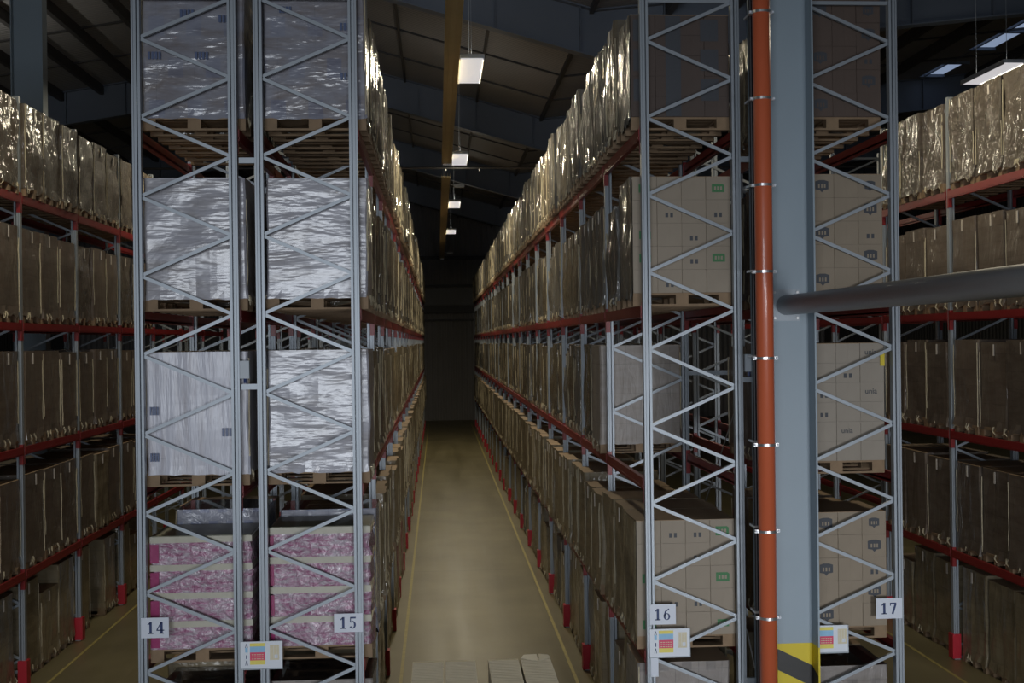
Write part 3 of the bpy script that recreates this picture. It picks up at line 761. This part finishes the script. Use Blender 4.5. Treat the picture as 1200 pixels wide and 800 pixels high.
# ------------------------------------------------------------------ building columns, pipe, brace tube
def column(name, x0, x1, y, tip_f, tip_b, h, hazard):
    mb = MB()
    mb.box(x0, x1, y-.008, y+.008, 0, h)
    mb.box(x0-.018, x0, y-tip_f, y+tip_b, 0, h); mb.box(x1, x1+.018, y-tip_f, y+tip_b, 0, h)
    o = link(name, mb.mesh(name, M['steel_blue']), None, kind='structure')
    if hazard:
        # painted bands wrapped round the web and flanges
        zt = 1.85
        yb = MB(); yb.box(x0+.001, x1-.001, y-.0092, y-.0082, 1.0, zt); yb.box(x1-.0012, x1-.0002, y-tip_f, y-.008, 1.0, zt)
        yb.box(x1, x1+.018, y-tip_f-.0012, y-tip_f-.0002, 1.0, zt)
        link('yellow_band', yb.mesh('yellow_band', M['haz_yellow']), o, label='yellow hazard paint on the column foot')
        for zc in (1.845, 1.385):
            b = MB()
            xb = x1-.001; sl = .5; hh = .23; xa0 = 3.55
            b.prism_y([(xa0, zc-hh), (xb, zc-hh-sl*(xb-xa0)), (xb, zc-sl*(xb-xa0)), (xa0, zc)], y-.0105, y-.0094)
            ze = zc-sl*(xb-xa0)
            L = tip_f
            b.add([(x1-.0015, y-.009, ze-hh), (x1-.0015, y-L, ze-hh-.06), (x1-.0015, y-L, ze-.06), (x1-.0015, y-.009, ze),
                   (x1-.0024, y-.009, ze-hh), (x1-.0024, y-L, ze-hh-.06), (x1-.0024, y-L, ze-.06), (x1-.0024, y-.009, ze)],
                  [(0,1,2,3),(4,5,6,7),(0,1,5,4),(1,2,6,5),(2,3,7,6),(3,0,4,7)])
            link('black_band', b.mesh('black_band', M['haz_black']), o, label='black slanted hazard band')
    return o
column('trim_14', 3.45, 4.035, 12.5, .22, .12, 11.65, True)
column('trim_15', -8.17, -7.60, 23.3, .14, .14, 13.3, False)
column('trim_16', 3.45, 4.035, -.7, .20, .20, 11.65, False)
# round tie tube between the columns of the row
tb = thing('tie_tube', 'thick grey round steel tube running from the column towards the right edge', 'tube', (3.784, 12.49, 5.53))
o = link('tube', MB().tube([(0, -.012, 0), (0, -13.15, 0)], .1075, 28).mesh('tube', M['tube']), tb); smooth_tube(o)
o = link('end_plate', MB().box(-.155, .155, -.012, 0, -.17, .17).mesh('end_plate', M['steel']), tb)
for sx in (-1, 1):
    for sz in (-1, 1):
        b = link('bolt', MB().tube([(sx*.125, -.012, sz*.14), (sx*.125, -.03, sz*.14)], .014, 6).mesh('bolt', M['clamp']), tb)
# orange pipe
px, py, pr = 3.452, 12.14, .093
pp = thing('drain_pipe', 'orange-red vertical plastic drainpipe clamped beside the blue-grey column', 'pipe', (px, py, 0))
# slight lean measured on the plumb pipe
o = link('pipe', MB().tube([(-.0, 0, 0.0), (.0, 0, 12.4)], pr, 32).mesh('pipe', M['pipe']), pp); smooth_tube(o)
for i in range(13):
    z = 8.615-.913*(i-4)
    if z < .3: continue
    mb = MB()
    mb.tube([(0, 0, z-.014), (0, 0, z+.014)], pr+.006, 28)
    for s in (-1, 1): mb.box(s*(pr+.02)-.02, s*(pr+.02)+.02, -.012, .012, z-.016, z+.016)
    mb.box(-.012, .012, pr, .35, z-.01, z+.01)
    c = link('pipe_clamp', mb.mesh('pipe_clamp', M['clamp']), pp)
    for s in (-1, 1):
        link('clamp_bolt', MB().tube([(s*(pr+.028), -.03, z), (s*(pr+.028), .02, z)], .012, 6).mesh('clamp_bolt', M['white']), c)
cd = thing('conduit', 'thin black conduit rising in the gap behind the orange-red pipe', 'conduit', (3.385, 12.32, 0))
o = link('conduit_pipe', MB().tube([(0,0,0), (0,0,12.3)], .02, 10).mesh('conduit_pipe', M['black']), cd)
for i in range(9):
    z = 8.615-.913*i+.02
    link('saddle_clip', MB().box(-.03, .03, -.024, .16, z-.012, z+.012).mesh('saddle_clip', M['clamp']), cd)
# ------------------------------------------------------------------ signs
def digit_plate(txt, x0, x1, z0, z1, post):
    y = Y0-.006
    r = thing('number_sign', 'white plate with blue number, on the %s' % post, 'sign', ((x0+x1)/2, y, z0))
    w = x1-x0; h = z1-z0
    link('plate', MB().box(-w/2, w/2, -.006, .004, 0, h).mesh('plate', M['white']), r)
    # serif numerals drawn as strokes: thick stems, thin serifs
    H = .125
    def digit(d, cx):
        mb = MB(); T, t = .026, .011
        y0, y1 = -.0085, -.0062
        def st(x0_, z0_, x1_, z1_, tk):
            a = Vector((x0_, z0_)); b = Vector((x1_, z1_)); dd = (b-a).normalized(); n = Vector((-dd.y, dd.x))*tk/2
            mb.prism_y([(a.x-n.x, a.y-n.y), (b.x-n.x, b.y-n.y), (b.x+n.x, b.y+n.y), (a.x+n.x, a.y+n.y)], y0, y1)
        def arc(cx_, cz_, rx, rz, a0, a1, th0, th1, n=14):
            for i in range(n):
                u0 = a0+(a1-a0)*i/n; u1 = a0+(a1-a0)*(i+1)/n
                def ring(u):
                    k = th0+(th1-th0)*abs(math.cos(u))
                    return k
                k0, k1 = ring(u0), ring(u1)
                p = []
                for u, k in ((u0, k0), (u1, k1)):
                    p.append(((rx)*math.cos(u)+cx_, rz*math.sin(u)+cz_, (rx-k)*math.cos(u)+cx_, (rz-min(k, .4*rz if th0 < .02 else k))*math.sin(u)+cz_))
                mb.prism_y([(p[0][0], p[0][1]), (p[1][0], p[1][1]), (p[1][2], p[1][3]), (p[0][2], p[0][3])], y0, y1)
        if d == '1':
            st(0, 0, 0, H, T); st(-.03, .005, .03, .005, t); st(-.03, H-.028, .0, H-.006, t)
        elif d == '4':
            st(.014, 0, .014, H, T); st(-.038, .036, .042, .036, t); st(-.036, .036, .012, H-.004, t); st(-.01, .005, .038, .005, t)
        elif d == '5':
            st(-.026, H-.008, .034, H-.008, .018); st(-.024, .066, -.022, H-.004, t)
            arc(-.002, .041, .037, .041, -2.6, 2.1, .008, .022)
        elif d == '6':
            arc(0, .037, .036, .037, 0, 2*math.pi, .007, .02, 20)
            st(-.030, .04, -.012, .098, .018); st(-.014, .094, .024, H-.004, .012)
        elif d == '7':
            st(-.034, H-.009, .036, H-.009, .018); st(.028, H-.014, -.008, 0, .022); st(-.031, H-.034, -.031, H-.004, .009)
        link('numeral', mb.mesh('numeral', M['navy']), r, (cx, 0, (h-H)/2))
    off = {'14': .01, '15': -.0, '16': .0, '17': -.0}[txt]
    digit('1', -.055+off); digit(txt[1], .045+off)
digit_plate('14', -3.186, -2.895, 2.063, 2.279, 'leftmost front rack post')
digit_plate('15', -1.148, -.841, 2.069, 2.269, 'rack post at the left of the centre aisle')
digit_plate('16', 2.278, 2.566, 2.057, 2.279, 'rack post at the right of the centre aisle')
digit_plate('17', 4.808, 5.104, 2.053, 2.278, 'rack post right of the tie tube')
def board(x0, x1, z0, z1, lab):
    y = Y0-.006; w = x1-x0; h = z1-z0
    r = thing('notice_board', lab, 'sign', (x0, y, z0))
    link('panel', MB().box(0, w, -.010, .004, 0, h).mesh('panel', M['sheet']), r)
    link('panel_edge', MB().box(0, w, -.014, .0, -.014, 0).box(w, w+.008, -.014, 0, -.014, h).mesh('panel_edge', M['steel']), r)
    xa, xb = .10, .26
    def pr(nm, a, b, c, d, m, dy=.0015, par=r): return link(nm, MB().box(a, b, -.010-dy, -.0098, c, d).mesh(nm, m), par)
    pr('printed_field', xa, xb, h*.82, h*.94, M['yl']); pr('printed_field', xa, xb, h*.60, h*.82, M['lb'])
    pr('printed_field', xa, xb, h*.30, h*.60, M['mg']); pr('printed_field', xa, xb, h*.14, h*.30, M['yl'])
    mb = MB()
    for q in range(3):
        for s in range(5): mb.box(xa+.02+s*.026, xa+.02+s*.026+.018, -.0125, -.0115, h*(.34+.08*q), h*(.34+.08*q)+.008)
    link('print_rows', mb.mesh('print_rows', M['cream']), r)
    pr('diagram', .31, .41, h*.30, h*.86, M['cream'])
    mb = MB()
    for q in range(3): mb.box(.32+q*.03, .323+q*.03, -.0128, -.0115, h*.36, h*.82)
    mb.box(.36, .395, -.0128, -.0115, h*.36, h*.5)
    link('diagram_lines', mb.mesh('diagram_lines', M['sheet']), r)
    # small pictogram column on the left edge
    mb = MB()
    mb.tube([(.052, -.011, h*.78), (.064, -.011, h*.92)], .003, 4).tube([(.064, -.011, h*.92), (.076, -.011, h*.78)], .003, 4)
    mb.tube([(.052, -.011, h*.12), (.064, -.011, h*.3)], .003, 4).tube([(.064, -.011, h*.3), (.076, -.011, h*.12)], .003, 4)
    mb.box(.058, .070, -.0118, -.0105, h*.36, h*.5)
    link('pictogram', mb.mesh('pictogram', M['navy']), r)
    pr('pictogram_patch', .05, .078, h*.6, h*.78, M['lb'])
    return r
board(-2.144, -1.706, 1.71, 1.996, 'white notice board with coloured bands between the two left racks')
b16 = board(2.274, 2.713, 1.708, 2.009, 'white notice board with coloured bands on the post right of the centre aisle')
board(4.06, 4.483, 1.703, 1.997, 'white notice board with coloured bands beside the wide column')
st = thing('label_strip', 'narrow white strip hanging below a notice board on the post right of the aisle', 'label', (2.327, Y0-.006, 1.49))
link('strip', MB().box(-.04, .04, -.004, .004, 0, .2).mesh('strip', M['white']), st)
link('strip_lip', MB().box(-.04, .04, -.012, -.004, 0, .012).mesh('strip_lip', M['sheet']), st)
# junction boxes
for x, lab in ((-2.066, 'pale grey junction box in the gap between the two left racks'), (3.42, 'pale grey junction box on the rack left of the orange-red pipe')):
    r = thing('junction_box', lab, 'box', (x, Y0+.02, 4.81))
    link('housing', MB().box(-.05, .05, -.03, .03, 0, .19).mesh('housing', M['box']), r)
    link('lid', MB().box(-.046, .046, -.036, -.03, .005, .185).mesh('lid', M['box']), r)
    link('cable_gland', MB().tube([(.0, 0, -.05), (.0, 0, 0)], .016, 8).mesh('cable_gland', M['navy']), r)
# ------------------------------------------------------------------ aisle lamps
def lamp(x, y, z, label, group=None, width=.42, length=2.0, power=LAMP_POWER, up=.035):
    r = thing('hanging_lamp', label, 'lamp', (x, y, z), group)
    w, l = width/2, length/2
    mb = MB(); mb.box(-w-.02, w+.02, -l-.02, l+.02, .02, .09); mb.box(-w*.5, w*.5, -l*.8, l*.8, .09, .13)
    mb.box(-w-.02, -w, -l-.02, l+.02, -.01, .02).box(w, w+.02, -l-.02, l+.02, -.01, .02)
    link('lamp_housing', mb.mesh('lamp_housing', M['box']), r)
    link('diffuser', MB().box(-w, w, -l, l, 0, .018).mesh('diffuser', M['lamp']), r)
    zt = roof_z(x)-z
    for s in (-1, 1): link('suspension_cable', MB().tube([(0, s*l*.7, .13), (0, s*l*.7, zt)], .004, 6).mesh('suspension_cable', M['box']), r)
    ld = bpy.data.lights.new('lamp_light', 'AREA'); ld.shape = 'RECTANGLE'; ld.size = width; ld.size_y = length; ld.energy = power; ld.color = LAMP_COLOR
    lo = link('lamp_light', ld, r, (0, 0, -.005))
    lu = bpy.data.lights.new('added_uplight', 'AREA'); lu.shape = 'RECTANGLE'; lu.size = width*.6; lu.size_y = length*.8; lu.energy = power*up; lu.color = (1, .93, .8)
    lo = link('added_uplight', lu, r, (0, 0, .14)); lo.rotation_euler = (math.pi, 0, 0)  # upward light added above each housing to brighten the roof
    return r
names = ['nearest', 'second', 'third', 'fourth', 'fifth', 'farthest']
for i, y in enumerate((22.4, 33.3, 44.3, 55.2)):
    lamp(.69, y, 10.35, '%s lit lamp hanging over the centre aisle beside the ochre tray' % names[i].replace('fourth', 'farthest'))
lamp(12.25, 25.0, 10.92, 'bright lit strip lamp hanging above the far right racking', power=120)
lamp(6.65, 16.5, 10.4, 'near added lamp out of view, hanging over the aisle before the far right rack', power=130)  # unseen lamp added to brighten the right side aisle
lamp(6.65, 29.0, 10.4, 'far lit lamp hanging over the aisle before the far right rack', power=150)
lamp(-4.75, 15.0, 10.4, 'near added lamp out of view, hanging over the aisle before the far left rack', power=170)  # unseen lamp added for the left side aisle floor and lower loads
lamp(-4.75, 26.0, 10.4, 'far lit lamp hanging over the aisle before the far left rack', power=170, up=.15)
lamp(-12.3, 30.0, 11.0, 'added lamp out of view beyond the far left rack', power=200, up=.3)  # unseen lamp added to light the roof at the left
# unlit emergency fittings seen between the lamps
for i, (y, lab) in enumerate(((37.5, 'small unlit emergency fitting between the second and third aisle lamps'), (66, 'small unlit emergency fitting near the far wall above the aisle'))):
    r = thing('emergency_light', lab, 'lamp', (.75, y, 10.15))
    link('fitting', MB().box(-.17, .17, -.08, .08, 0, .08).box(-.15, .15, -.06, .06, -.03, 0).mesh('fitting', M['box']), r)
    link('bracket_arm', MB().box(-.30, -.17, -.02, .02, .055, .075).mesh('bracket_arm', M['box']), r)
# ochre tray along the aisle
def tray(y0, y1, lab):
    r = thing('cable_tray', lab, 'tray', (.31, y0, 10.2)); L = y1-y0
    mb = MB(); mb.box(-.135, .135, 0, L, 0, .012)
    for x in (-.135, -.06, .05, .125): mb.box(x, x+.01, 0, L, -.03, .10)
    link('tray_body', mb.mesh('tray_body', M['tray']), r)
    y = 1.5
    while y < L:
        link('tray_hanger', MB().tube([(0, y, .012), (0, y, roof_z(.31)-10.2)], .006, 6).mesh('tray_hanger', M['box']), r); y += 3.3
    link('tray_end', MB().box(-.10, .12, L, L+.12, -.05, .06).mesh('tray_end', M['clamp']), r)
tray(12.0, 33.0, 'near length of the ochre tray hanging above the centre aisle')
tray(35.6, 70.5, 'far length of the ochre tray beyond the gap near the second lamp')
sp = thing('sprinkler_pipe', 'thin dark pipe crossing the roof at the gap in the ochre tray', 'pipe', (0, 34.6, 10.32))
link('pipe', MB().tube([(-24, 0, 0), (26, 0, 0)], .03, 8).mesh('pipe', M['sprinkler']), sp)
for x in (-3, .3, 1.3): link('sprinkler_head', MB().tube([(x, 0, -.09), (x, 0, 0)], [.03, .012], 8).mesh('sprinkler_head', M['clamp']), sp)
# ------------------------------------------------------------------ flat board packs standing in the aisle
def flat_pack(x, label, flap):
    root = thing('pallet_load', label, 'pallet load', (x, 13.75, 0), 'pallets of folded white board standing in the aisle')
    root.pop('group', None) if hasattr(root, 'pop') else None
    m = pallet_mesh(.80, 1.15); link('pallet', m.mesh('pallet', M['wood']), root)
    for s in (-1, 1):
        mb = MB(); cx = s*.197
        nl = 26; z = .144; hh = (1.27-.144)/nl
        rr = random.Random(int(s*5+x*10))
        for i in range(nl):
            dx = rr.uniform(-.004, .004); dy = rr.uniform(-.006, .006)
            mb.box(cx-.185+dx, cx+.185+dx, -.57+dy, .57+dy, z+.002, z+hh); z += hh
        # folded edges across the top
        k = -.55
        while k < .5:
            mb.box(cx-.18, cx+.18, k, k+.012, z, z+.006); k += .052
        link('board_bundle', mb.mesh('board_bundle', M['white_pack']), root)
    if flap:
        mb = MB()
        mb.add([(.02,.57,1.275),(.22,.42,1.275),(.215,.58,1.315),(.06,.62,1.30),(.02,.57,1.28),(.22,.42,1.28),(.215,.58,1.32),(.06,.62,1.305)], [(0,1,2,3),(4,5,6,7),(0,1,5,4),(1,2,6,5),(2,3,7,6),(3,0,4,7)])
        mb.add([(.235,.42,1.275),(.385,.56,1.275),(.36,.61,1.295),(.24,.59,1.315),(.235,.42,1.28),(.385,.56,1.28),(.36,.61,1.30),(.24,.59,1.32)], [(0,1,2,3),(4,5,6,7),(0,1,5,4),(1,2,6,5),(2,3,7,6),(3,0,4,7)])
        link('open_flap', mb.mesh('open_flap', M['white_pack']), root)
flat_pack(.032, 'pallet of folded white board bundles in the aisle, left of the two', False)
flat_pack(.953, 'pallet of folded white board bundles with a raised corner flap in the aisle', True)
